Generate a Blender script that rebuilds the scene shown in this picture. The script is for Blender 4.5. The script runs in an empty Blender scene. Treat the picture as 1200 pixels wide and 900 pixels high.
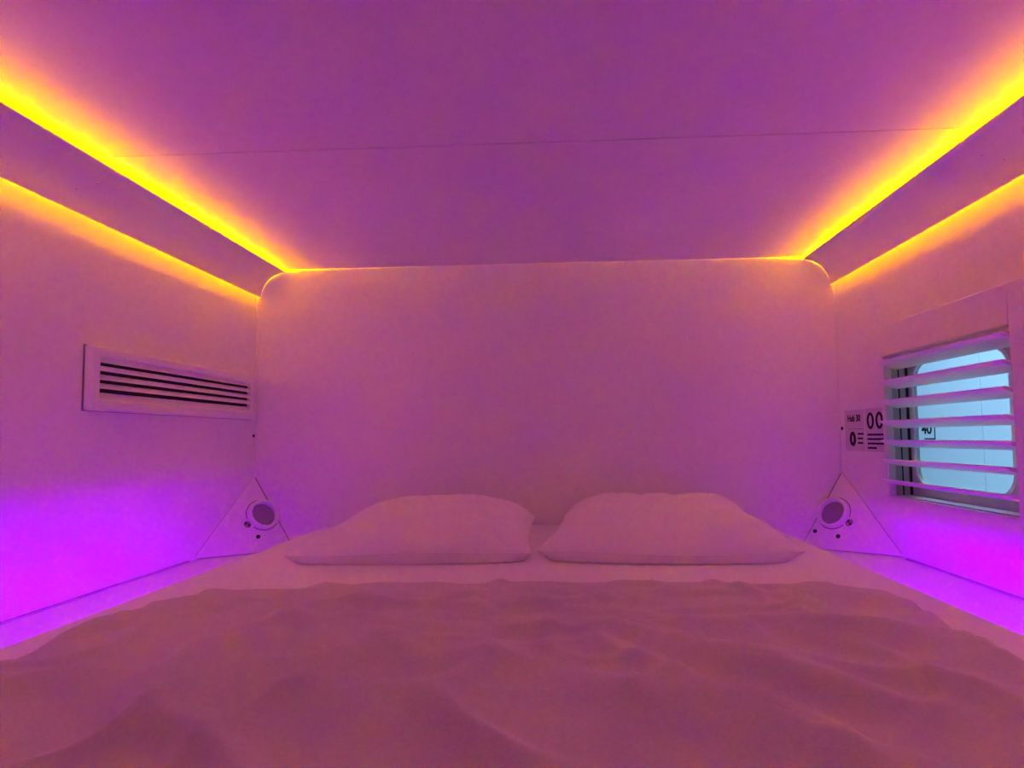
import bpy, bmesh, math, random
from mathutils import Vector, Matrix, noise
PI = math.pi
scn = bpy.context.scene
random.seed(7)

# ------------------------------------------------------------------ camera, world, exposure
ZO = 0.55                                   # camera height above the capsule floor; z below is relative to the camera
def v3(x, y, z): return Vector((x, y, z + ZO))

YAW, PITCH, ROLL = math.radians(1.9758), math.radians(2.6138), math.radians(-0.7225)
F_PX, CX, CY = 552.78, 639.15, 487.84
fw = Vector((-math.sin(YAW) * math.cos(PITCH), math.cos(YAW) * math.cos(PITCH), math.sin(PITCH)))
rt = Vector((math.cos(YAW), math.sin(YAW), 0))
up = rt.cross(fw)
right = math.cos(ROLL) * rt + math.sin(ROLL) * up
upv = -math.sin(ROLL) * rt + math.cos(ROLL) * up
cam_d = bpy.data.cameras.new('camera')
cam = bpy.data.objects.new('camera', cam_d)
scn.collection.objects.link(cam)
m = Matrix((right, upv, -fw)).transposed().to_4x4()
m.translation = v3(0, 0, 0)
cam.matrix_world = m
cam_d.sensor_width = 36
cam_d.sensor_fit = 'HORIZONTAL'
cam_d.lens = F_PX / 1200 * 36
cam_d.shift_x = (600 - CX) / 1200
cam_d.shift_y = (CY - 450) / 1200
cam_d.clip_start = 0.02
scn.camera = cam

w = bpy.data.worlds.new('world')
scn.world = w
w.use_nodes = True
w.node_tree.nodes['Background'].inputs[0].default_value = (0.9, 0.35, 0.5, 1)
w.node_tree.nodes['Background'].inputs[1].default_value = 0.02

scn.view_settings.view_transform = 'Standard'
scn.view_settings.look = 'None'
scn.view_settings.exposure = 0.0
scn.view_settings.gamma = 1.0
scn.view_settings.use_curve_mapping = False
scn.cycles.max_bounces = 14
scn.cycles.diffuse_bounces = 10
scn.cycles.sample_clamp_indirect = 0.0

AMBER = (1.0, 0.310, -0.130)                # saturated LED colours lie just outside the display gamut
VIOLET = (0.285, -0.105, 1.0)
AMBER_STRENGTH = 820.0                      # strip that washes the ceiling
AMBER_WALL_STRENGTH = 135.0                 # second strip, added to light the wall separately
VIOLET_LEFT, VIOLET_RIGHT = 130.0, 142.0

def area(name, loc, target, sx, sy, power, col):
    l = bpy.data.lights.new(name, 'AREA')
    l.shape = 'RECTANGLE'; l.size = sx; l.size_y = sy; l.energy = power; l.color = col
    o = bpy.data.objects.new(name, l)
    o.location = loc
    o.rotation_euler = (Vector(target) - Vector(loc)).to_track_quat('-Z', 'Y').to_euler()
    scn.collection.objects.link(o)
    return o
# the daylight-white lamps of the corridor outside the window
area('corridor_lamp', v3(1.45, 1.9, 1.55), v3(1.75, 1.95, 0), 0.5, 2.4, 112, (0.36, 0.66, 1.0))

# ------------------------------------------------------------------ materials
def mat(name, col, rough=0.6, spec=0.3, bump=0.0, scale=40.0, var=0.0, metallic=0.0, stretch=None, sheen=0.0):
    m = bpy.data.materials.new(name)
    m.use_nodes = True
    nt = m.node_tree
    b = nt.nodes['Principled BSDF']
    b.inputs['Roughness'].default_value = rough
    b.inputs['Specular IOR Level'].default_value = spec
    b.inputs['Metallic'].default_value = metallic
    if sheen:
        b.inputs['Sheen Weight'].default_value = sheen
    tc = nt.nodes.new('ShaderNodeTexCoord')
    mp = nt.nodes.new('ShaderNodeMapping')
    if stretch: mp.inputs['Scale'].default_value = stretch
    nt.links.new(tc.outputs['Object'], mp.inputs[0])
    nz = nt.nodes.new('ShaderNodeTexNoise')
    nz.inputs['Scale'].default_value = scale
    nz.inputs['Detail'].default_value = 4
    nt.links.new(mp.outputs[0], nz.inputs['Vector'])
    rp = nt.nodes.new('ShaderNodeValToRGB')
    lo = tuple(c * (1 - var) for c in col) + (1,)
    hi = tuple(min(1, c * (1 + var)) for c in col) + (1,)
    rp.color_ramp.elements[0].position = 0.35; rp.color_ramp.elements[0].color = lo
    rp.color_ramp.elements[1].position = 0.65; rp.color_ramp.elements[1].color = hi
    nt.links.new(nz.outputs['Fac'], rp.inputs['Fac'])
    nt.links.new(rp.outputs['Color'], b.inputs['Base Color'])
    if bump:
        bp = nt.nodes.new('ShaderNodeBump')
        bp.inputs['Strength'].default_value = bump
        bp.inputs['Distance'].default_value = 0.002
        nt.links.new(nz.outputs['Fac'], bp.inputs['Height'])
        nt.links.new(bp.outputs[0], b.inputs['Normal'])
    return m

def emit(name, col, strength):
    m = bpy.data.materials.new(name)
    m.use_nodes = True
    nt = m.node_tree
    nt.nodes.clear()
    o = nt.nodes.new('ShaderNodeOutputMaterial')
    e = nt.nodes.new('ShaderNodeEmission')
    c = nt.nodes.new('ShaderNodeCombineXYZ')
    for i in range(3): c.inputs[i].default_value = col[i]
    e.inputs[1].default_value = strength
    nt.links.new(c.outputs[0], e.inputs[0])
    nt.links.new(e.outputs[0], o.inputs[0])
    return m

M = {}
M['wall'] = mat('white_laminate', (0.80, 0.79, 0.79), 0.55, 0.25, 0.02, 60, 0.015)
M['ceiling'] = mat('white_ceiling_panel', (0.80, 0.79, 0.79), 0.6, 0.2, 0.02, 50, 0.015)
M['floor'] = mat('grey_floor', (0.35, 0.34, 0.34), 0.7, 0.2, 0.1, 60, 0.1)
M['ledge'] = mat('white_ledge_board', (0.80, 0.79, 0.79), 0.5, 0.3, 0.02, 50, 0.01)
M['cove'] = mat('white_cove_plastic', (0.76, 0.74, 0.75), 0.45, 0.35, 0.02, 60, 0.01)
M['trim'] = mat('joint_grey', (0.45, 0.42, 0.43), 0.6, 0.2, 0, 40, 0.05)
M['unseen_front'] = mat('dark_unseen_front', (0.10, 0.09, 0.09), 0.7, 0.2, 0.05, 50, 0.05)
M['light_absorber'] = mat('grey_light_absorber', (0.38, 0.37, 0.36), 0.6, 0.2, 0.02, 60, 0.03)
M['joint'] = mat('joint_and_painted_shade', (0.30, 0.27, 0.26), 0.8, 0.1)  # brown-grey of the socket well, also shade painted into gaps
M['dark_gap'] = mat('dark_gap', (0.06, 0.05, 0.05), 0.8, 0.1)
M['plastic'] = mat('white_plastic', (0.80, 0.79, 0.79), 0.35, 0.5, 0.01, 60, 0.01)
M['grille'] = mat('speaker_mesh', (0.30, 0.27, 0.30), 0.7, 0.2, 0.35, 900, 0.25)
M['black'] = mat('black_plastic', (0.015, 0.013, 0.014), 0.4, 0.4)
M['steel'] = mat('brushed_steel', (0.55, 0.53, 0.52), 0.35, 0.5, 0.0, 40, 0.05, 0.9)
M['brass'] = mat('socket_contact', (0.55, 0.38, 0.12), 0.35, 0.5, 0.0, 40, 0.05, 0.9)
M['sheet'] = mat('white_cotton_sheet', (0.86, 0.85, 0.84), 0.85, 0.1, 0.25, 260, 0.02, sheen=0.1)
M['pillow'] = mat('white_pillow_cotton', (0.86, 0.85, 0.84), 0.85, 0.1, 0.25, 260, 0.02, sheen=0.1)
M['duvet'] = mat('pale_grey_duvet_cotton', (0.66, 0.63, 0.62), 0.85, 0.1, 0.25, 240, 0.03, sheen=0.1)
M['slat'] = mat('white_shutter_paint', (0.78, 0.77, 0.77), 0.4, 0.4, 0.01, 50, 0.01)
M['vent'] = mat('white_vent_plastic', (0.78, 0.77, 0.77), 0.4, 0.4, 0.01, 50, 0.01)
M['ink'] = mat('black_print', (0.012, 0.011, 0.013), 0.6, 0.2)
M['sticker'] = mat('grey_film', (0.60, 0.57, 0.60), 0.4, 0.3, 0, 30, 0.01)
M['corridor'] = mat('pale_corridor_panel', (0.66, 0.75, 0.78), 0.45, 0.3, 0.01, 30, 0.01)
M['reveal'] = mat('grey_window_lining', (0.58, 0.57, 0.55), 0.5, 0.3, 0.02, 60, 0.03)
M['window_frame'] = mat('grey_window_frame', (0.62, 0.62, 0.60), 0.45, 0.3, 0.01, 60, 0.02)
M['seal'] = mat('black_rubber_seal', (0.03, 0.03, 0.028), 0.6, 0.3)
M['amber'] = emit('amber_led', AMBER, AMBER_STRENGTH)
M['amber_added'] = emit('amber_added_led', AMBER, AMBER_WALL_STRENGTH)
M['violet_left'] = emit('violet_led', VIOLET, VIOLET_LEFT)
M['violet_right'] = emit('violet_led_bright', VIOLET, VIOLET_RIGHT)
def glass_mat():
    m = bpy.data.materials.new('window_glass'); m.use_nodes = True
    nt = m.node_tree; nt.nodes.clear()
    o = nt.nodes.new('ShaderNodeOutputMaterial')
    mx = nt.nodes.new('ShaderNodeMixShader')
    t = nt.nodes.new('ShaderNodeBsdfTransparent'); t.inputs[0].default_value = (0.94, 0.97, 0.97, 1)
    g = nt.nodes.new('ShaderNodeBsdfGlossy'); g.inputs['Roughness'].default_value = 0.02
    fr = nt.nodes.new('ShaderNodeFresnel'); fr.inputs[0].default_value = 1.35
    nt.links.new(fr.outputs[0], mx.inputs[0]); nt.links.new(t.outputs[0], mx.inputs[1]); nt.links.new(g.outputs[0], mx.inputs[2])
    nt.links.new(mx.outputs[0], o.inputs[0])
    return m
M['glass'] = glass_mat()

# ------------------------------------------------------------------ mesh helpers
def obj(name, bm, material, parent=None, smooth=False, bevel=0.0, origin=None, autosmooth=None, segs=2):
    """bm holds camera-relative coordinates; the mesh is moved into its parent's (or origin's) frame."""
    if parent is not None: base = Vector(parent['_base'])
    elif origin is not None: base = v3(*origin)
    else: base = Vector((0, 0, 0))
    bmesh.ops.translate(bm, verts=bm.verts, vec=Vector((0, 0, ZO)) - base)
    bmesh.ops.recalc_face_normals(bm, faces=bm.faces)
    me = bpy.data.meshes.new(name)
    bm.to_mesh(me); bm.free()
    if material: me.materials.append(material)
    if smooth:
        for p in me.polygons: p.use_smooth = True
    o = bpy.data.objects.new(name, me)
    scn.collection.objects.link(o)
    if parent is not None: o.parent = parent
    else: o.location = base
    o['_base'] = tuple(base)
    if bevel:
        b = o.modifiers.new('bevel', 'BEVEL'); b.width = bevel; b.segments = segs; b.limit_method = 'ANGLE'; b.angle_limit = math.radians(40)
    if autosmooth:
        for p in me.polygons: p.use_smooth = True
        for e in me.edges: pass
        me.set_sharp_from_angle(angle=math.radians(autosmooth))
    return o

def thing(name, label, cat, loc, group=None):
    o = bpy.data.objects.new(name, None)
    o.empty_display_size = 0.05
    scn.collection.objects.link(o)
    o.location = v3(*loc)
    o['_base'] = tuple(o.location)
    tag(o, label, cat, group)
    return o
def tag(o, label, cat, group=None):
    o['label'] = label; o['category'] = cat
    if group: o['group'] = group
    return o
def struct(o): o['kind'] = 'structure'; return o

def box(bm, x0, x1, y0, y1, z0, z1):
    vs = [bm.verts.new((x, y, z)) for x in (x0, x1) for y in (y0, y1) for z in (z0, z1)]
    for f in ((0, 1, 3, 2), (4, 6, 7, 5), (0, 4, 5, 1), (2, 3, 7, 6), (0, 2, 6, 4), (1, 5, 7, 3)):
        bm.faces.new([vs[i] for i in f])
    return bm
def boxes(*bs):
    bm = bmesh.new()
    for b in bs: box(bm, *b)
    return bm
def sweep_y(prof, y0, y1):
    """closed x-z profile pushed along y"""
    bm = bmesh.new()
    a = [bm.verts.new((x, y0, z)) for x, z in prof]
    b = [bm.verts.new((x, y1, z)) for x, z in prof]
    n = len(prof)
    for i in range(n): bm.faces.new((a[i], a[(i + 1) % n], b[(i + 1) % n], b[i]))
    bm.faces.new(a); bm.faces.new(b[::-1])
    return bm
def frame_loop(bm, inner, outer, axis_lo, axis_hi):
    """ring between two closed y-z loops of equal length, thick along x"""
    n = len(inner)
    L = [[bm.verts.new((x, y, z)) for y, z in loop] for x in (axis_lo, axis_hi) for loop in (inner, outer)]
    il, ol, ih, oh = L
    for i in range(n):
        j = (i + 1) % n
        bm.faces.new((il[i], il[j], ol[j], ol[i])); bm.faces.new((ih[i], oh[i], oh[j], ih[j]))
        bm.faces.new((il[i], ih[i], ih[j], il[j])); bm.faces.new((ol[i], ol[j], oh[j], oh[i]))
    return bm
def basis(n, hint=Vector((0, 0, 1))):
    n = Vector(n).normalized()
    u = hint.cross(n).normalized()
    return u, n.cross(u), n
def lathe(bm, c, n, prof, seg=40):
    """revolve (radius, height) profile round axis n at c"""
    u, v, n = basis(n); c = Vector(c)
    rings = []
    for r, h in prof:
        if r < 1e-6: rings.append([bm.verts.new(c + n * h)])
        else: rings.append([bm.verts.new(c + n * h + (u * math.cos(2 * PI * k / seg) + v * math.sin(2 * PI * k / seg)) * r) for k in range(seg)])
    for a, b in zip(rings, rings[1:]):
        for k in range(seg):
            k2 = (k + 1) % seg
            if len(a) == 1 and len(b) == 1: continue
            if len(a) == 1: bm.faces.new((a[0], b[k], b[k2]))
            elif len(b) == 1: bm.faces.new((a[k], b[0], a[k2]))
            else: bm.faces.new((a[k], b[k], b[k2], a[k2]))
    return bm
def text_mesh(s, size, extrude=0.0004, bold=0.0):
    cu = bpy.data.curves.new('lettering', 'FONT')
    cu.body = s; cu.size = size; cu.extrude = extrude; cu.offset = bold; cu.align_x = 'LEFT'
    o = bpy.data.objects.new('lettering', cu)
    scn.collection.objects.link(o)
    me = bpy.data.meshes.new_from_object(o.evaluated_get(bpy.context.evaluated_depsgraph_get()))
    bm = bmesh.new(); bm.from_mesh(me)
    bpy.data.objects.remove(o); bpy.data.meshes.remove(me); bpy.data.curves.remove(cu)
    return bm
def text_on_x(s, size, x, y, z, width=None, height=None, bold=0.0):
    """lettering on a wall facing -x: reads towards -y; (y, z) is its lower left corner"""
    bm = text_mesh(s, size, 0.0004, bold)
    xs = [v.co.x for v in bm.verts]; ys = [v.co.y for v in bm.verts]
    x0, x1, y0, y1 = min(xs), max(xs), min(ys), max(ys)
    sx = width / (x1 - x0) if width else 1
    sy = height / (y1 - y0) if height else sx
    for v in bm.verts:
        a, b, c = v.co
        v.co = (x - c, y - (a - x0) * sx, z + (b - y0) * sy)
    return bm

# ------------------------------------------------------------------ room shell
XL, XR, YB, YF = -1.095, 0.951, 1.65, -0.60
ZC, ZF, ZL, ZB = 0.620, -0.55, -0.348, -0.296          # ceiling, floor, ledge top, mattress top
T = 0.03
struct(obj('floor', boxes((XL - T, XR + T, YF, YB + T, ZF - T, ZF)), M['floor']))
struct(obj('wall_back', boxes((XL - T, XR + T, YB, YB + T, ZF, ZC)), M['wall']))
struct(obj('wall_front', boxes((XL - T, XR + T, YF - T, YF, ZF, ZC)), M['unseen_front']))  # unseen end wall, added and kept dark to dim the near bed
wl = struct(obj('wall_left', boxes((XL - T, XL, YF, YB, ZF, ZC)), M['wall']))
WY0, WY1, WZ0, WZ1 = 1.000, 1.400, -0.180, 0.215         # window opening in the right wall
XO = XR + 0.06
wr = struct(obj('wall_right', boxes((XR, XO, YF, WY0, ZF, ZC), (XR, XO, WY1, YB, ZF, ZC),
                                    (XR, XO, WY0, WY1, ZF, WZ0), (XR, XO, WY0, WY1, WZ1, ZC)), M['wall']))
# ceiling in two boards that meet in a hairline joint
SEAM = 0.963
struct(obj('ceiling', boxes((XL - T, XR + T, YF, SEAM - 0.0013, ZC, ZC + T), (XL - T, XR + T, SEAM + 0.0013, YB + T, ZC, ZC + T),
                            (XL - T, XR + T, SEAM - 0.01, SEAM + 0.01, ZC + 0.012, ZC + T)), M['ceiling']))
# narrow corner beads between side walls and back wall
for k, (x, sg) in enumerate(((XL, 1), (XR, -1))):
    struct(obj('trim_%d' % (k + 1), boxes((min(x, x + sg * .004), max(x, x + sg * .004), YB - .004, YB, ZL, ZC)), M['wall'], bevel=.001))

# ------------------------------------------------------------------ cove lights
def strip(name, c, d, e, hw, y0, y1, material, parent):
    """flat LED tape along y in short lit segments: centre c, facing d, half width hw along e (all in x-z)"""
    bm = bmesh.new()
    n = max(1, round((y1 - y0) / 0.05))
    p = [(c[0] - e[0] * hw, c[1] - e[1] * hw), (c[0] + e[0] * hw, c[1] + e[1] * hw)]
    q = [(x - d[0] * .001, z - d[1] * .001) for x, z in p]
    ys = [y0 + (y1 - y0) * k / n for k in range(n + 1)]
    A, B, Cc, D = [[bm.verts.new((x, y, z)) for y in ys] for x, z in (p[0], p[1], q[1], q[0])]
    for k in range(n):
        bm.faces.new((A[k], B[k], B[k + 1], A[k + 1]))
        for u, v in ((B, Cc), (Cc, D), (D, A)): bm.faces.new((u[k], v[k], v[k + 1], u[k + 1])).material_index = 1
    for k in (0, n): bm.faces.new((A[k], B[k], Cc[k], D[k])).material_index = 1
    o = obj(name, bm, material, parent)
    o.data.materials.append(M['plastic'])
    return o
def cove(sg, xw, label):
    t = thing('cove_light', label, 'cove light', (xw + sg * 0.06, 0.6, ZC - 0.105), None)
    R = 0.0895
    cx, cz = xw + sg * 0.1045, ZC - 0.0114 - R
    y0, y1 = YF + 0.01, YB - 0.0022
    n = 24; th = 0.003
    prof = []
    for k in range(n + 1):
        a = PI / 2 + PI / 2 * k / n
        prof.append((cx + sg * R * math.cos(a), cz + R * math.sin(a)))
    for k in range(n, -1, -1):
        a = PI / 2 + PI / 2 * k / n
        prof.append((cx + sg * (R + th) * math.cos(a), cz + (R + th) * math.sin(a)))
    pn = obj('curved_panel', sweep_y(prof, y0, y1), M['cove'], t, autosmooth=35)
    pn.data.materials.append(M['light_absorber'])               # unseen back, grey added to soak up stray bounce light
    for k in range(n + 1, 2 * n + 1): pn.data.polygons[k].material_index = 1
    # brackets carrying the panel off the corner, out of sight behind it
    for y in (-0.3, 0.35, 1.0):
        obj('bracket', boxes((min(xw, xw + sg * 0.0385), max(xw, xw + sg * 0.0385), y, y + 0.012, ZC - 0.040, ZC - 0.034)), M['steel'], t)
    # LED profile in the corner: one strip faces inwards under the ceiling, an added one faces down to light the wall
    obj('led_profile', sweep_y([(xw, ZC), (xw + sg * 0.006, ZC), (xw + sg * 0.006, ZC - 0.019), (xw + sg * 0.040, ZC - 0.019), (xw + sg * 0.040, ZC - 0.021), (xw, ZC - 0.021)], y0, y1 - 0.004), M['plastic'], t)
    for name_, c, d, e, mt in (('led_strip', (xw + sg * 0.0075, ZC - 0.0125), (sg, 0), (0, 1), 'amber'), ('led_strip', (xw + sg * 0.027, ZC - 0.0225), (0, -1), (1, 0), 'amber_added')):
        strip(name_, c, d, e, 0.004, -0.25, y1 - .006, M[mt], t)
    for y, a in ((1.01, 2.25), (0.985, 2.62)):
        q = Vector((cx + sg * R * math.cos(a), y, cz + R * math.sin(a)))
        nn = Vector((-sg * math.cos(a), 0, -math.sin(a)))
        obj('screw', lathe(bmesh.new(), q, nn, [(0.0016, -0.001), (0.0016, 0.0004), (0.001, 0.0006), (0, 0.0006)], 12), M['trim'], t)
    return t
cove(1, XL, 'long white curved cove light along the left wall with amber glow')
cove(-1, XR, 'long white curved cove light along the right wall above the shutter')

# ------------------------------------------------------------------ ledges beside the mattress with hidden violet strips
MX0, MX1 = -0.841, 0.687                                  # mattress edges
SLOPE = 0.25
def ledge(sg, xw, xm, zl, label):
    t = thing('ledge', label, 'ledge', (xw + sg * 0.12, 0.6, ZF))
    xw += sg * .001
    xi = xm + sg * 0.035
    zi = ZL - SLOPE * abs(xi - xw)
    y0, y1 = YF + .01, YB - .001
    obj('board', sweep_y([(xw, ZL), (xi, zi), (xi, zi - .018), (xw, ZL - .018)], y0, y1), M['ledge'], t, bevel=.001)
    obj('front_panel', boxes((min(xi - sg * .018, xi), max(xi - sg * .018, xi), y0, y1, ZF, zi - .014)), M['ledge'], t)
    # thin joint bead where board meets wall
    x2 = xw + sg * 0.005
    obj('joint_bead', sweep_y([(xw, ZL), (x2, ZL - SLOPE * .005), (x2, ZL + .003), (xw, ZL + .004)], y0, 1.355), M['trim'], t)
    obj('led_profile', boxes((min(xm + sg * .0312, xi), max(xm + sg * .0312, xi), y0, 1.40, zi, zl + .006)), M['plastic'], t)
    strip('led_strip', (xm + sg * 0.030, zl), (-sg, 0), (0, 1), .003, -0.05, 1.35, M['violet_left' if sg > 0 else 'violet_right'], t)
    return t
ledge(1, XL, MX0, -0.335, 'white ledge glowing violet between the mattress and the left wall')
ledge(-1, XR, MX1, -0.322, 'white ledge glowing violet between the mattress and the right wall')

# ------------------------------------------------------------------ mattress
def mattress():
    t = thing('mattress', 'wide mattress in a smooth white fitted sheet under pillows and duvet', 'mattress', ((MX0 + MX1) / 2, 0.65, ZF))
    bm = bmesh.new()
    y0, y1 = -0.38, YB - 0.006
    rc = 0.085                                            # plan corner radius
    prof = [(0.045, ZF), (0.045, ZL + 0.035), (0.010, ZL + 0.0355), (0.001, ZL + 0.037), (0.0, ZL + 0.040), (0.004, ZB - 0.008), (0.016, ZB - 0.003), (0.032, ZB), (0.10, ZB + 0.001)]
    def loop(ins):
        x0, x1, a, b = MX0 + ins, MX1 - ins, y0 + ins, y1 - ins
        r = max(rc - ins, 0.004)
        pts = []
        for cxx, cyy, s in ((x1 - r, b - r, 0), (x0 + r, b - r, 1), (x0 + r, a + r, 2), (x1 - r, a + r, 3)):
            for k in range(9):
                an = PI / 2 * (s + k / 8)
                pts.append((cxx + r * math.cos(an), cyy + r * math.sin(an)))
        return pts
    rings = [[bm.verts.new((x, y, z)) for x, y in loop(i)] for i, z in prof]
    n = len(rings[0])
    for a, b in zip(rings, rings[1:]):
        for k in range(n): bm.faces.new((a[k], a[(k + 1) % n], b[(k + 1) % n], b[k]))
    bm.faces.new(rings[-1]); bm.faces.new(rings[0][::-1])
    obj('fitted_sheet', bm, M['sheet'], t, autosmooth=50)
    return t
mattress()

# ------------------------------------------------------------------ pillows
def pillow(label, corners, crown, seed, lean):
    """corners: front-left, front-right, back-right, back-left in plan"""
    fl, fr, br, bl = [Vector(c) for c in corners]
    c0 = (fl + fr + br + bl) / 4
    t = thing('pillow', label, 'pillow', (c0.x, c0.y, ZB), 'pillows at the head of the bed')
    N = 56
    top = {}; bot = {}
    bm = bmesh.new(); bs = bmesh.new()
    rnd = Vector((seed * 3.1, seed * 1.7, 0))
    def plan(u, v):
        a = (u + 1) / 2; b = (v + 1) / 2
        p = fl * (1 - a) * (1 - b) + fr * a * (1 - b) + br * a * b + bl * (1 - a) * b
        ax = (fr - fl).normalized(); ay = (bl - fl).normalized()
        p = p - ax * (0.016 * u * (1 - v * v)) - ay * (-0.014 * v * (1 - u * u)) * (-1 if v < 0 else -0.6) * -1
        return p
    def seam_z(u, v):
        b = (v + 1) / 2
        z = 0.027 + lean * b * b
        z += 0.004 * math.sin(3.1 * u + seed) * (1 - b)
        return z
    def thick(u, v):
        e = max(0.0, (1 - abs(u) ** 4.0)) ** 0.60 * max(0.0, (1 - abs(v) ** 3.4)) ** 0.58
        return e
    def crease(u, v):
        """soft folds that run in from corners and edges"""
        p = Vector((u * 1.6, v * 1.2, 0)) + rnd
        n1 = noise.noise(p * 1.3) * 0.010
        r = abs(noise.noise(Vector((u * 2.2 + v * 0.8, v * 2.6 - u * 0.5, 3)) + rnd))
        n2 = -max(0, 0.16 - r) * 0.060
        return n1 + n2
    for i in range(N + 1):
        for j in range(N + 1):
            u = math.sin(PI / 2 * (-1 + 2 * i / N)); v = math.sin(PI / 2 * (-1 + 2 * j / N))
            p = plan(u, v); s = seam_z(u, v); k = thick(u, v)
            zt = s + crown * k * (0.80 + 0.20 * v) + crease(u, v) * min(1, k * 2)
            zb = max(0.0018, s - 0.085 * k ** 0.8)
            top[i, j] = bm.verts.new((p.x, p.y, ZB + zt))
            edge = i in (0, N) or j in (0, N)
            bot[i, j] = top[i, j] if edge else bm.verts.new((p.x, p.y, ZB + zb))
    for i in range(N):
        for j in range(N):
            bm.faces.new((top[i, j], top[i + 1, j], top[i + 1, j + 1], top[i, j + 1]))
            q = (bot[i, j], bot[i, j + 1], bot[i + 1, j + 1], bot[i + 1, j])
            if len(set(q)) == 4 and bm.faces.get(q) is None: bm.faces.new(q)
    # seam piping round the perimeter
    per = [(i, 0) for i in range(N)] + [(N, j) for j in range(N)] + [(i, N) for i in range(N, 0, -1)] + [(0, j) for j in range(N, 0, -1)]
    path = [top[q].co.copy() for q in per]
    cen = Vector((c0.x, c0.y, ZB + 0.03))
    rr = []
    for k, p in enumerate(path):
        tg = (path[(k + 1) % len(path)] - path[k - 1]).normalized()
        o1 = tg.cross(Vector((0, 0, 1))).normalized(); o2 = Vector((0, 0, 1))
        rr.append([bs.verts.new(p + o1 * 0.0022 * math.cos(a) + o2 * 0.0022 * math.sin(a)) for a in (0, PI / 3, 2 * PI / 3, PI, 4 * PI / 3, 5 * PI / 3)])
    for k in range(len(rr)):
        a, b = rr[k], rr[(k + 1) % len(rr)]
        for q in range(6): bs.faces.new((a[q], a[(q + 1) % 6], b[(q + 1) % 6], b[q]))
    obj('pillowcase', bm, M['pillow'], t, smooth=True)
    obj('seam', bs, M['pillow'], t, smooth=True)
    return t
pillow('plump white pillow lying on the left half of the bed head', [(-0.665, 1.115), (-0.075, 1.125), (-0.095, 1.60), (-0.655, 1.60)], 0.105, 1.0, 0.004)
pillow('plump white pillow lying on the right half of the bed head', [(-0.062, 1.125), (0.548, 1.105), (0.585, 1.60), (0.005, 1.60)], 0.112, 4.3, 0.004)

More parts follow.
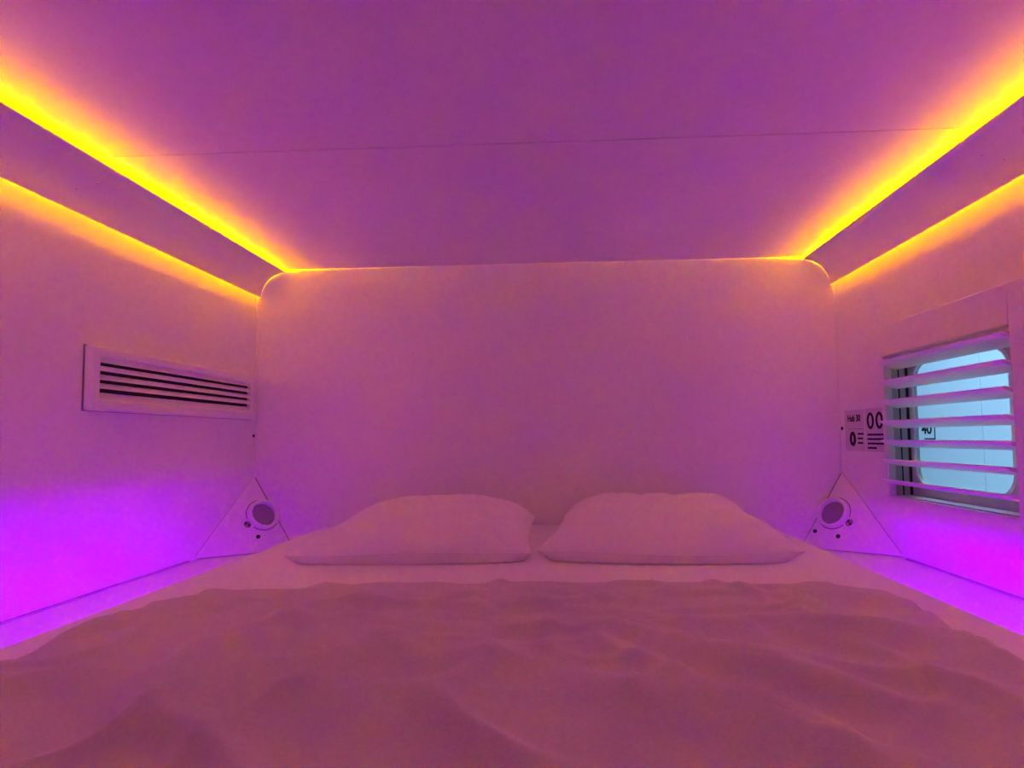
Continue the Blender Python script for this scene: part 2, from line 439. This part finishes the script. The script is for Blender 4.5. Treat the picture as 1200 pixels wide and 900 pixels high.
# ------------------------------------------------------------------ duvet
def duvet():
    x0, x1, y0, y1 = -0.692, 0.60, -0.36, 0.925
    NX, NY = 230, 220
    def dist(px, py, a, b):
        ax, ay = a; bx, by = b
        dx, dy = bx - ax, by - ay
        t_ = max(0, min(1, ((px - ax) * dx + (py - ay) * dy) / (dx * dx + dy * dy)))
        return math.hypot(px - ax - t_ * dx, py - ay - t_ * dy), t_
    ridges = [  # folds seen in the photo: start, end, height, width
        ((-0.40, 0.705), (-0.15, 0.655), .009, .020), ((-0.15, 0.655), (0.10, 0.600), .008, .022), ((0.10, 0.600), (0.30, 0.50), .012, .03),
        ((-0.42, 0.80), (0.12, 0.72), .005, .014), ((-0.33, 0.69), (-0.17, 0.54), .008, .022), ((-0.31, 0.47), (-0.17, 0.42), .010, .025),
        ((-0.45, 0.62), (-0.36, 0.40), .010, .03), ((0.16, 0.73), (0.46, 0.70), .006, .014), ((0.20, 0.66), (0.52, 0.62), .006, .018),
        ((0.13, 0.545), (0.36, 0.46), .010, .025), ((-0.02, 0.50), (0.22, 0.40), .010, .03), ((-0.22, 0.56), (0.0, 0.53), .006, .02),
        ((0.30, 0.83), (0.56, 0.80), .005, .014), ((-0.65, 0.80), (-0.40, 0.76), .006, .018), ((0.02, 0.79), (0.20, 0.77), .004, .012)]
    def height(x, y):
        ex0 = x0 + 0.012 * math.sin(y * 5.3); ex1 = x1 - 0.05 * (0.93 - y) / 0.4 * 0.9 if y > 0.5 else x1 - 0.048 - 0.0 * y
        z = 0.020
        z += 0.022 * math.exp(-((x + 0.08) / 0.42) ** 2) * min(1, (y1 - y) / 0.35)
        z += 0.022 * noise.noise(Vector((x * 3.1, y * 3.6, 1.7)))
        r = abs(noise.noise(Vector((x * 4.2 + y * 1.1, y * 6.5 - x * 1.3, 9.1))))
        z += 0.015 * max(0, 1 - r * 4.5) * min(1, (y1 - y) / 0.15)
        r2 = abs(noise.noise(Vector((x * 6.0 - y * 4.0, y * 7.0 + x * 2.0, 4.4))))
        z += 0.007 * max(0, 1 - r2 * 6)
        r3 = abs(noise.noise(Vector((x * 4.5 + y, y * 17.0 + x * 2.5, 2.2))))
        z += 0.0045 * max(0, 1 - r3 * 5) * (0.4 + 0.6 * min(1, max(0, (y - 0.45) / 0.3)))
        for a, b, h, wd in ridges:
            d, tt = dist(x, y, a, b)
            if d < wd * 3: z += 1.7 * h * math.exp(-(d / wd) ** 2) * math.sin(PI * min(1, max(0, 0.12 + 0.76 * tt)))
        return max(0.008, z)
    bm = bmesh.new()
    top = []; bot = []
    for j in range(NY + 1):
        rt_, rb_ = [], []
        for i in range(NX + 1):
            s = i / NX; q = j / NY
            y = y0 + (y1 - y0) * q
            xa = x0 + 0.006 * math.sin(y * 9) + (0.03 * max(0, (q - 0.93) / 0.07) ** 2)
            xb = x1 - 0.10 * max(0, min(1, (y1 - y) / 0.5)) ** 1.0 * 0.80 - 0.03 * max(0, (q - 0.93) / 0.07) ** 2
            x = xa + (xb - xa) * s
            y += 0.012 * math.sin(x * 7 + 1) * q ** 6 + (-0.035 * (abs(2 * s - 1) ** 8)) * q ** 6
            de = min(s * (xb - xa), (1 - s) * (xb - xa), (1 - q) * (y1 - y0) * 0.8, q * (y1 - y0))
            k = min(1, de / 0.035); prof = math.sqrt(max(0, 1 - (1 - k) ** 2))
            z = 0.0035 + height(x, y) * prof
            rt_.append(bm.verts.new((x, y, ZB + z)))
            edge = i in (0, NX) or j in (0, NY)
            rb_.append(bm.verts.new((x, y, ZB + 0.0012)))
        top.append(rt_); bot.append(rb_)
    for j in range(NY):
        for i in range(NX):
            bm.faces.new((top[j][i], top[j][i + 1], top[j + 1][i + 1], top[j + 1][i]))
            bm.faces.new((bot[j][i], bot[j + 1][i], bot[j + 1][i + 1], bot[j][i + 1]))
    for j in range(NY):
        bm.faces.new((top[j][0], top[j + 1][0], bot[j + 1][0], bot[j][0])); bm.faces.new((top[j][NX], bot[j][NX], bot[j + 1][NX], top[j + 1][NX]))
    for i in range(NX):
        bm.faces.new((top[0][i], bot[0][i], bot[0][i + 1], top[0][i + 1])); bm.faces.new((top[NY][i], top[NY][i + 1], bot[NY][i + 1], bot[NY][i]))
    o = obj('duvet', bm, M['duvet'], None, smooth=True, origin=(-0.07, 0.3, ZB))
    tag(o, 'rumpled pale duvet spread over the near half of the bed', 'duvet')
duvet()

# ------------------------------------------------------------------ corner panels with speaker, socket and button
def corner_panel(A, B, C, spk, sock, btns, label):
    A, B, C = Vector(A), Vector(B), Vector(C)
    n = (B - A).cross(C - A).normalized()
    if n.y > 0: n = -n
    cen = (A + B + C) / 3
    t = thing('corner_panel', label, 'speaker panel', (cen.x, cen.y + .03, ZL), 'corner speaker panels at the bed head')
    ins = 0.0015
    bm = bmesh.new()
    bk = bmesh.new()
    bp = [A, B + (A - B) * .03, C + (A - C) * .03]
    q0 = [bk.verts.new(p - n * 0.004) for p in bp]
    q1 = [bk.verts.new(p - n * 0.006) for p in bp]
    bk.faces.new(q0); bk.faces.new(q1[::-1])
    for i in range(3): bk.faces.new((q0[i], q1[i], q1[(i + 1) % 3], q0[(i + 1) % 3]))
    obj('painted_gap_backing', bk, M['joint'], t)  # dark sheet painted as the shaded gap round the panel
    shr = [A + (cen - A).normalized() * 0.014, B + (C - B).normalized() * 0.008, C + (B - C).normalized() * 0.005]
    a = [bm.verts.new(p) for p in shr]
    b = [bm.verts.new(p - n * 0.0035) for p in shr]
    bm.faces.new(a); bm.faces.new(b[::-1])
    for i in range(3): bm.faces.new((a[i], b[i], b[(i + 1) % 3], a[(i + 1) % 3]))
    obj('panel', bm, M['plastic'], t, bevel=.001)
    def onp(p):
        p = Vector(p); return p - n * ((p - A).dot(n))
    s = onp(spk)
    obj('speaker_ring', lathe(bmesh.new(), s, n, [(0.040, -0.002), (0.040, 0.006), (0.0415, 0.014), (0.045, 0.018), (0.049, 0.017), (0.052, 0.011), (0.053, 0.0), (0.053, -0.002)], 56), M['plastic'], t, smooth=True)
    obj('speaker_grille', lathe(bmesh.new(), s, n, [(0.0405, -0.001), (0.0405, 0.0015), (0.036, 0.003), (0.018, 0.0045), (0, 0.005)], 48), M['grille'], t, smooth=True)
    obj('painted_ring_shadow', lathe(bmesh.new(), s, n, [(0.0525, -.0005), (0.0525, .0006), (0.0560, .0006), (0.0560, -.0005)], 56), M['joint'], t)  # dark ring painted as the shadow round the speaker
    k = onp(sock)
    so = obj('socket', lathe(bmesh.new(), k, n, [(0.0125, -0.001), (0.0125, 0.003), (0.0135, 0.0045), (0.018, 0.004), (0.0205, 0.0015), (0.021, -0.001)], 40), M['plastic'], t, smooth=True)
    obj('socket_well', lathe(bmesh.new(), k, n, [(0.0126, -0.001), (0.0126, 0.0008), (0, 0.0008)], 32), M['joint'], so)
    u, v, _ = basis(n)
    for du, dv, m_ in ((-.004, .004, 'black'), (.004, -.003, 'black'), (-.004, -.005, 'brass')):
        obj('contact', lathe(bmesh.new(), k + u * du + v * dv, n, [(0.0032, 0.0006), (0.0032, 0.0022), (0, 0.0022)], 16), M[m_], so)
    for bt in btns:
        q = onp(bt)
        obj('button', lathe(bmesh.new(), q, n, [(0.0065, -0.001), (0.0065, 0.003), (0.005, 0.0045), (0, 0.005)], 24), M['black'], t, smooth=True)
    return t
corner_panel((XL, YB - .002, -.112), (XL, 1.367, ZL + .006), (-.945, YB - .002, ZL + .006 - .150 * SLOPE), (-1.037, 1.606, -.255), (-1.052, 1.548, -.277), [(-1.023, 1.56, -.320)],
             'white triangular corner panel left of the left pillow with round speaker and socket')
corner_panel((XR, YB - .002, -.118), (XR, 1.362, ZL + .006), (.802, YB - .002, ZL + .006 - .150 * SLOPE), (.893, 1.600, -.261), (.908, 1.541, -.282), [(.878, 1.552, -.327), (.845, 1.627, -.325)],
             'white triangular corner panel right of the right pillow with round speaker and socket')

# ------------------------------------------------------------------ air vent on the left wall
def vent():
    y0, y1, z0, z1 = 1.037, 1.622, 0.076, 0.228
    t = thing('air_vent', 'long white louvred air vent on the left wall', 'vent', (XL, (y0 + y1) / 2, z0))
    def rect(i): return [(y0 + i, z0 + i), (y1 - i, z0 + i), (y1 - i, z1 - i), (y0 + i, z1 - i)]
    bm = frame_loop(bmesh.new(), rect(0.024), rect(0.0), XL + 0.0013, XL + 0.020)
    obj('frame', bm, M['vent'], t, bevel=.005, segs=2)
    obj('painted_gap_shadow', frame_loop(bmesh.new(), rect(0.020), rect(-0.0008), XL, XL + 0.0012), M['joint'], t)  # dark liner painted as the shadow behind the vent frame
    obj('duct', boxes((XL, XL + 0.0012, y0 + .022, y1 - .022, z0 + .022, z1 - .022)), M['dark_gap'], t)
    zi0, zi1 = z0 + 0.024, z1 - 0.024
    n = 5
    p = (zi1 - zi0) / n
    for k in range(n):
        zc = zi0 + p * (k + 0.5)
        lo, hi = zc - p * 0.5, zc + p * 0.5
        # blades lean out towards their lower edge, with an open slot under each
        prof = [(XL + .0030, hi), (XL + .0060, hi + p * .04), (XL + .0150, lo + p * .50), (XL + .0150, lo + p * .38), (XL + .0120, lo + p * .40)]
        if k == n - 1:
            prof = [(XL + .0015, hi), (XL + .0110, hi), (XL + .0150, lo + p * .48), (XL + .0150, lo + p * .36), (XL + .0015, lo + p * .45)]
        if k == 0:
            prof = [(XL + .0015, hi - p * .10), (XL + .0060, hi - p * .04), (XL + .0145, lo + p * .22), (XL + .0145, lo), (XL + .0015, lo)]
        obj('louvre', sweep_y(prof, y0 + .0235, y1 - .0235), M['vent'], t)
    return t
vent()

# ------------------------------------------------------------------ window: frame with rounded opening, seals, glass
def rrect(y0, y1, z0, z1, r, seg=10):
    pts = []
    for cy, cz, s in ((y1 - r, z1 - r, 0), (y0 + r, z1 - r, 1), (y0 + r, z0 + r, 2), (y1 - r, z0 + r, 3)):
        for k in range(seg + 1):
            a = PI / 2 * (s + k / seg)
            pts.append((cy + r * math.cos(a), cz + r * math.sin(a)))
    return pts
def project_out(pts, y0, y1, z0, z1, seg=10):
    """matching points on the enclosing square-cornered loop"""
    out = []
    cs = ((y1, z1), (y0, z1), (y0, z0), (y1, z0))
    for i, (y, z) in enumerate(pts):
        q, k = divmod(i, seg + 1)
        cy, cz = cs[q]
        f = k / seg
        if 2 * k == seg: out.append((cy, cz)); continue
        if q == 0: out.append((cy, z) if f < .5 else (y, cz))
        if q == 1: out.append((y, cz) if f < .5 else (cy, z))
        if q == 2: out.append((cy, z) if f < .5 else (y, cz))
        if q == 3: out.append((y, cz) if f < .5 else (cy, z))
    return out
XW = 1.000
GY0, GY1, GZ0, GZ1 = 1.078, 1.374, -0.150, 0.200
inner = rrect(GY0, GY1, GZ0, GZ1, 0.055)
win = struct(obj('window_1', frame_loop(bmesh.new(), inner, project_out(inner, WY0, WY1, WZ0, WZ1), XW, XW + 0.012), M['window_frame'], bevel=.001))
gl = bmesh.new()
gv = rrect(GY0 + .002, GY1 - .002, GZ0 + .002, GZ1 - .002, 0.053)
gl.faces.new([gl.verts.new((XW + 0.006, y, z)) for y, z in gv])
obj('window_glass', gl, M['glass'], win)
seal_o = rrect(GY0 - .004, GY1 + .004, GZ0 - .004, GZ1 + .004, 0.059)
obj('window_rim', frame_loop(bmesh.new(), rrect(GY0 + .004, GY1 - .004, GZ0 + .004, GZ1 - .004, 0.051), seal_o, XW - .004, XW), M['plastic'], win)
# lining of the reveal and its black seals
def rect4(i, a=WY0, b=WY1, c=WZ0, d=WZ1): return [(a + i, c + i), (b - i, c + i), (b - i, d - i), (a + i, d - i)]
obj('window_lining', frame_loop(bmesh.new(), rect4(.004), rect4(0), XR + .001, XW - .005), M['reveal'], win)
obj('window_seal', boxes((XR + .024, XR + .0275, WY1 - .0050, WY1 - .0035, WZ0 + .004, WZ1 - .004)), M['seal'], win)
obj('window_seal', boxes((XW - .0045, XW - .0005, WY1 - .0095, WY1 - .0035, WZ0 + .004, WZ1 - .004)), M['seal'], win)

# ------------------------------------------------------------------ plantation shutter over the window
def shutter():
    x0, x1 = 0.927, XR
    y0, y1, z0, z1 = 0.905, 1.397, -0.262, 0.311
    t = thing('window_shutter', 'white louvred window shutter with tilted slats on the right wall', 'shutter', (x1, 1.15, z0))
    sy0, sy1, sz0, sz1 = 1.000, 1.384, -0.178, 0.222
    obj('top_rail', boxes((x0, x1, sy0, y1, sz1, z1)), M['slat'], t, bevel=.0035)
    obj('bottom_rail', boxes((x0, x1, sy0, y1, z0, sz0)), M['slat'], t, bevel=.0035)
    obj('stile', boxes((x0, x1, sy1, y1, sz0, sz1)), M['slat'], t, bevel=.0035)
    st = obj('stile', boxes((x0, x1, y0, sy0, z0, z1)), M['slat'], t, bevel=.002)
    obj('hinge', boxes((x0 - .003, x0, 0.955, 0.985, 0.188, 0.206)), M['slat'], st, bevel=.001)
    # a slim edging strip along the outer frame
    obj('edging', boxes((x0 + .008, x1, y1 + .003, y1 + .011, z0 - .003, z1 + .003)), M['slat'], t, bevel=.0015)
    fz = [0.207, 0.150, 0.094, 0.0355, -0.019, -0.073, -0.130]
    W = 0.064; tilt = [21, 20, 19, 18, 17, 16, 14]
    for z, a in zip(fz, tilt):
        a = math.radians(a)
        d = Vector((math.cos(a), 0, -math.sin(a))); nn = Vector((math.sin(a), 0, math.cos(a)))
        f = Vector((0.908, 0, z))
        prof = []
        K = 10
        for k in range(K + 1):
            s = k / K; h = 0.0045 * math.sqrt(max(0.02, 1 - (2 * s - 1) ** 4))
            p = f + d * (W * s) + nn * h; prof.append((p.x, p.z))
        for k in range(K, -1, -1):
            s = k / K; h = 0.0045 * math.sqrt(max(0.02, 1 - (2 * s - 1) ** 4))
            p = f + d * (W * s) - nn * h; prof.append((p.x, p.z))
        obj('slat', sweep_y(prof, sy0 + .002, sy1 - .002), M['slat'], t, autosmooth=50)
    obj('painted_gap_shadow', boxes((x1 - .0015, x1, y1, y1 + .003, z0, z1)), M['joint'], t)  # dark strip painted as shade between frame and edging
    return t
shutter()

# ------------------------------------------------------------------ printed notices beside the shutter
def lines(bm, x, y, z, widths, pitch, h, rng):
    for k, wd in enumerate(widths):
        p = 0
        while p < wd - 1e-4:
            q = min(wd, p + rng.uniform(.25, .5) * max(widths) * .6)
            box(bm, x - .0005, x, y - q, y - p, z - k * pitch - h, z - k * pitch)
            p = q + .0012
def ring2(bm, x, y, z, ry, rz, ty, tz, seg=32):
    o = [(y + ry * math.cos(2 * PI * k / seg), z + rz * math.sin(2 * PI * k / seg)) for k in range(seg)]
    i = [(y + ty * math.cos(2 * PI * k / seg), z + tz * math.sin(2 * PI * k / seg)) for k in range(seg)]
    return frame_loop(bm, i, o, x - .0005, x)
rng = random.Random(3)
n1 = thing('wall_notice', 'small printed notice headed Hub 30 on the right wall', 'notice', (XR, 1.57, -.05), 'printed notices by the shutter')
xs = XR - .0006
obj('film', boxes((XR - .0006, XR, 1.518, 1.618, -.055, .078)), M['sticker'], n1)
obj('heading', text_on_x('Hub 30', .03, xs - .0004, 1.601, .040, width=.066, height=.022, bold=.0006), M['ink'], n1)
obj('rule', boxes((xs - .0004, xs, 1.522, 1.602, .0155, .0165)), M['ink'], n1)
obj('emblem', ring2(bmesh.new(), xs, 1.578, -.016, .0165, .024, .004, .012), M['ink'], n1)
bm = bmesh.new(); lines(bm, xs, 1.552, .003, (.030, .026, .026), .0145, .006, rng)
obj('text_lines', bm, M['ink'], n1)
n2 = thing('wall_notice', 'small printed notice with large round figures half hidden by the shutter edge', 'notice', (XR, 1.46, -.05), 'printed notices by the shutter')
obj('film', boxes((XR - .0006, XR, 1.412, 1.512, -.055, .078)), M['sticker'], n2)
for yc in (1.487, 1.446):
    obj('figure', ring2(bmesh.new(), xs, yc, .040, .0165, .026, .008, .017), M['ink'], n2)
bm = bmesh.new(); lines(bm, xs, 1.503, .000, (.080, .078, .082, .040), .0135, .006, rng)
obj('text_lines', bm, M['ink'], n2)

# ------------------------------------------------------------------ wall screws in the rear corners
for xw, sg, y, z, lab in ((XL, 1, 1.640, .020, 'tiny dark screw near the rear corner of the left wall below the vent'),
                          (XR, -1, 1.636, .019, 'tiny dark screw near the rear corner of the right wall beside the notices')):
    o = obj('wall_screw', lathe(bmesh.new(), (xw, y, z), (sg, 0, 0), [(0.006, 0), (0.006, .0012), (.004, .0024), (0, .0026)], 20), M['black'], None, smooth=True, origin=(xw, y, z))
    tag(o, lab, 'screw', 'screws in the rear corners')

# ------------------------------------------------------------------ corridor outside the window
XC = 1.95
struct(obj('wall_outside', boxes((XC, XC + .04, 0.6, 2.2555, ZF, 1.7), (XC, XC + .04, 2.2585, 3.6, ZF, 1.7), (XC + .01, XC + .04, 2.25, 2.265, ZF, 1.7)), M['corridor']))
struct(obj('floor_outside', boxes((XO, XC, 0.6, 3.6, ZF - .03, ZF)), M['floor']))
sign = thing('number_sign', 'black number 40 with a corner bracket on the pale wall outside the window', 'number', (XC, 2.58, -.03))
obj('number', text_on_x('40', .1, XC - .0005, 2.630, -.006, width=.072, height=.056, bold=.003), M['ink'], sign)
obj('bracket', boxes((XC - .001, XC, 2.536, 2.542, -.034, .035), (XC - .001, XC, 2.536, 2.612, -.034, -.027)), M['ink'], sign)

for o in scn.objects:
    if '_base' in o: del o['_base']
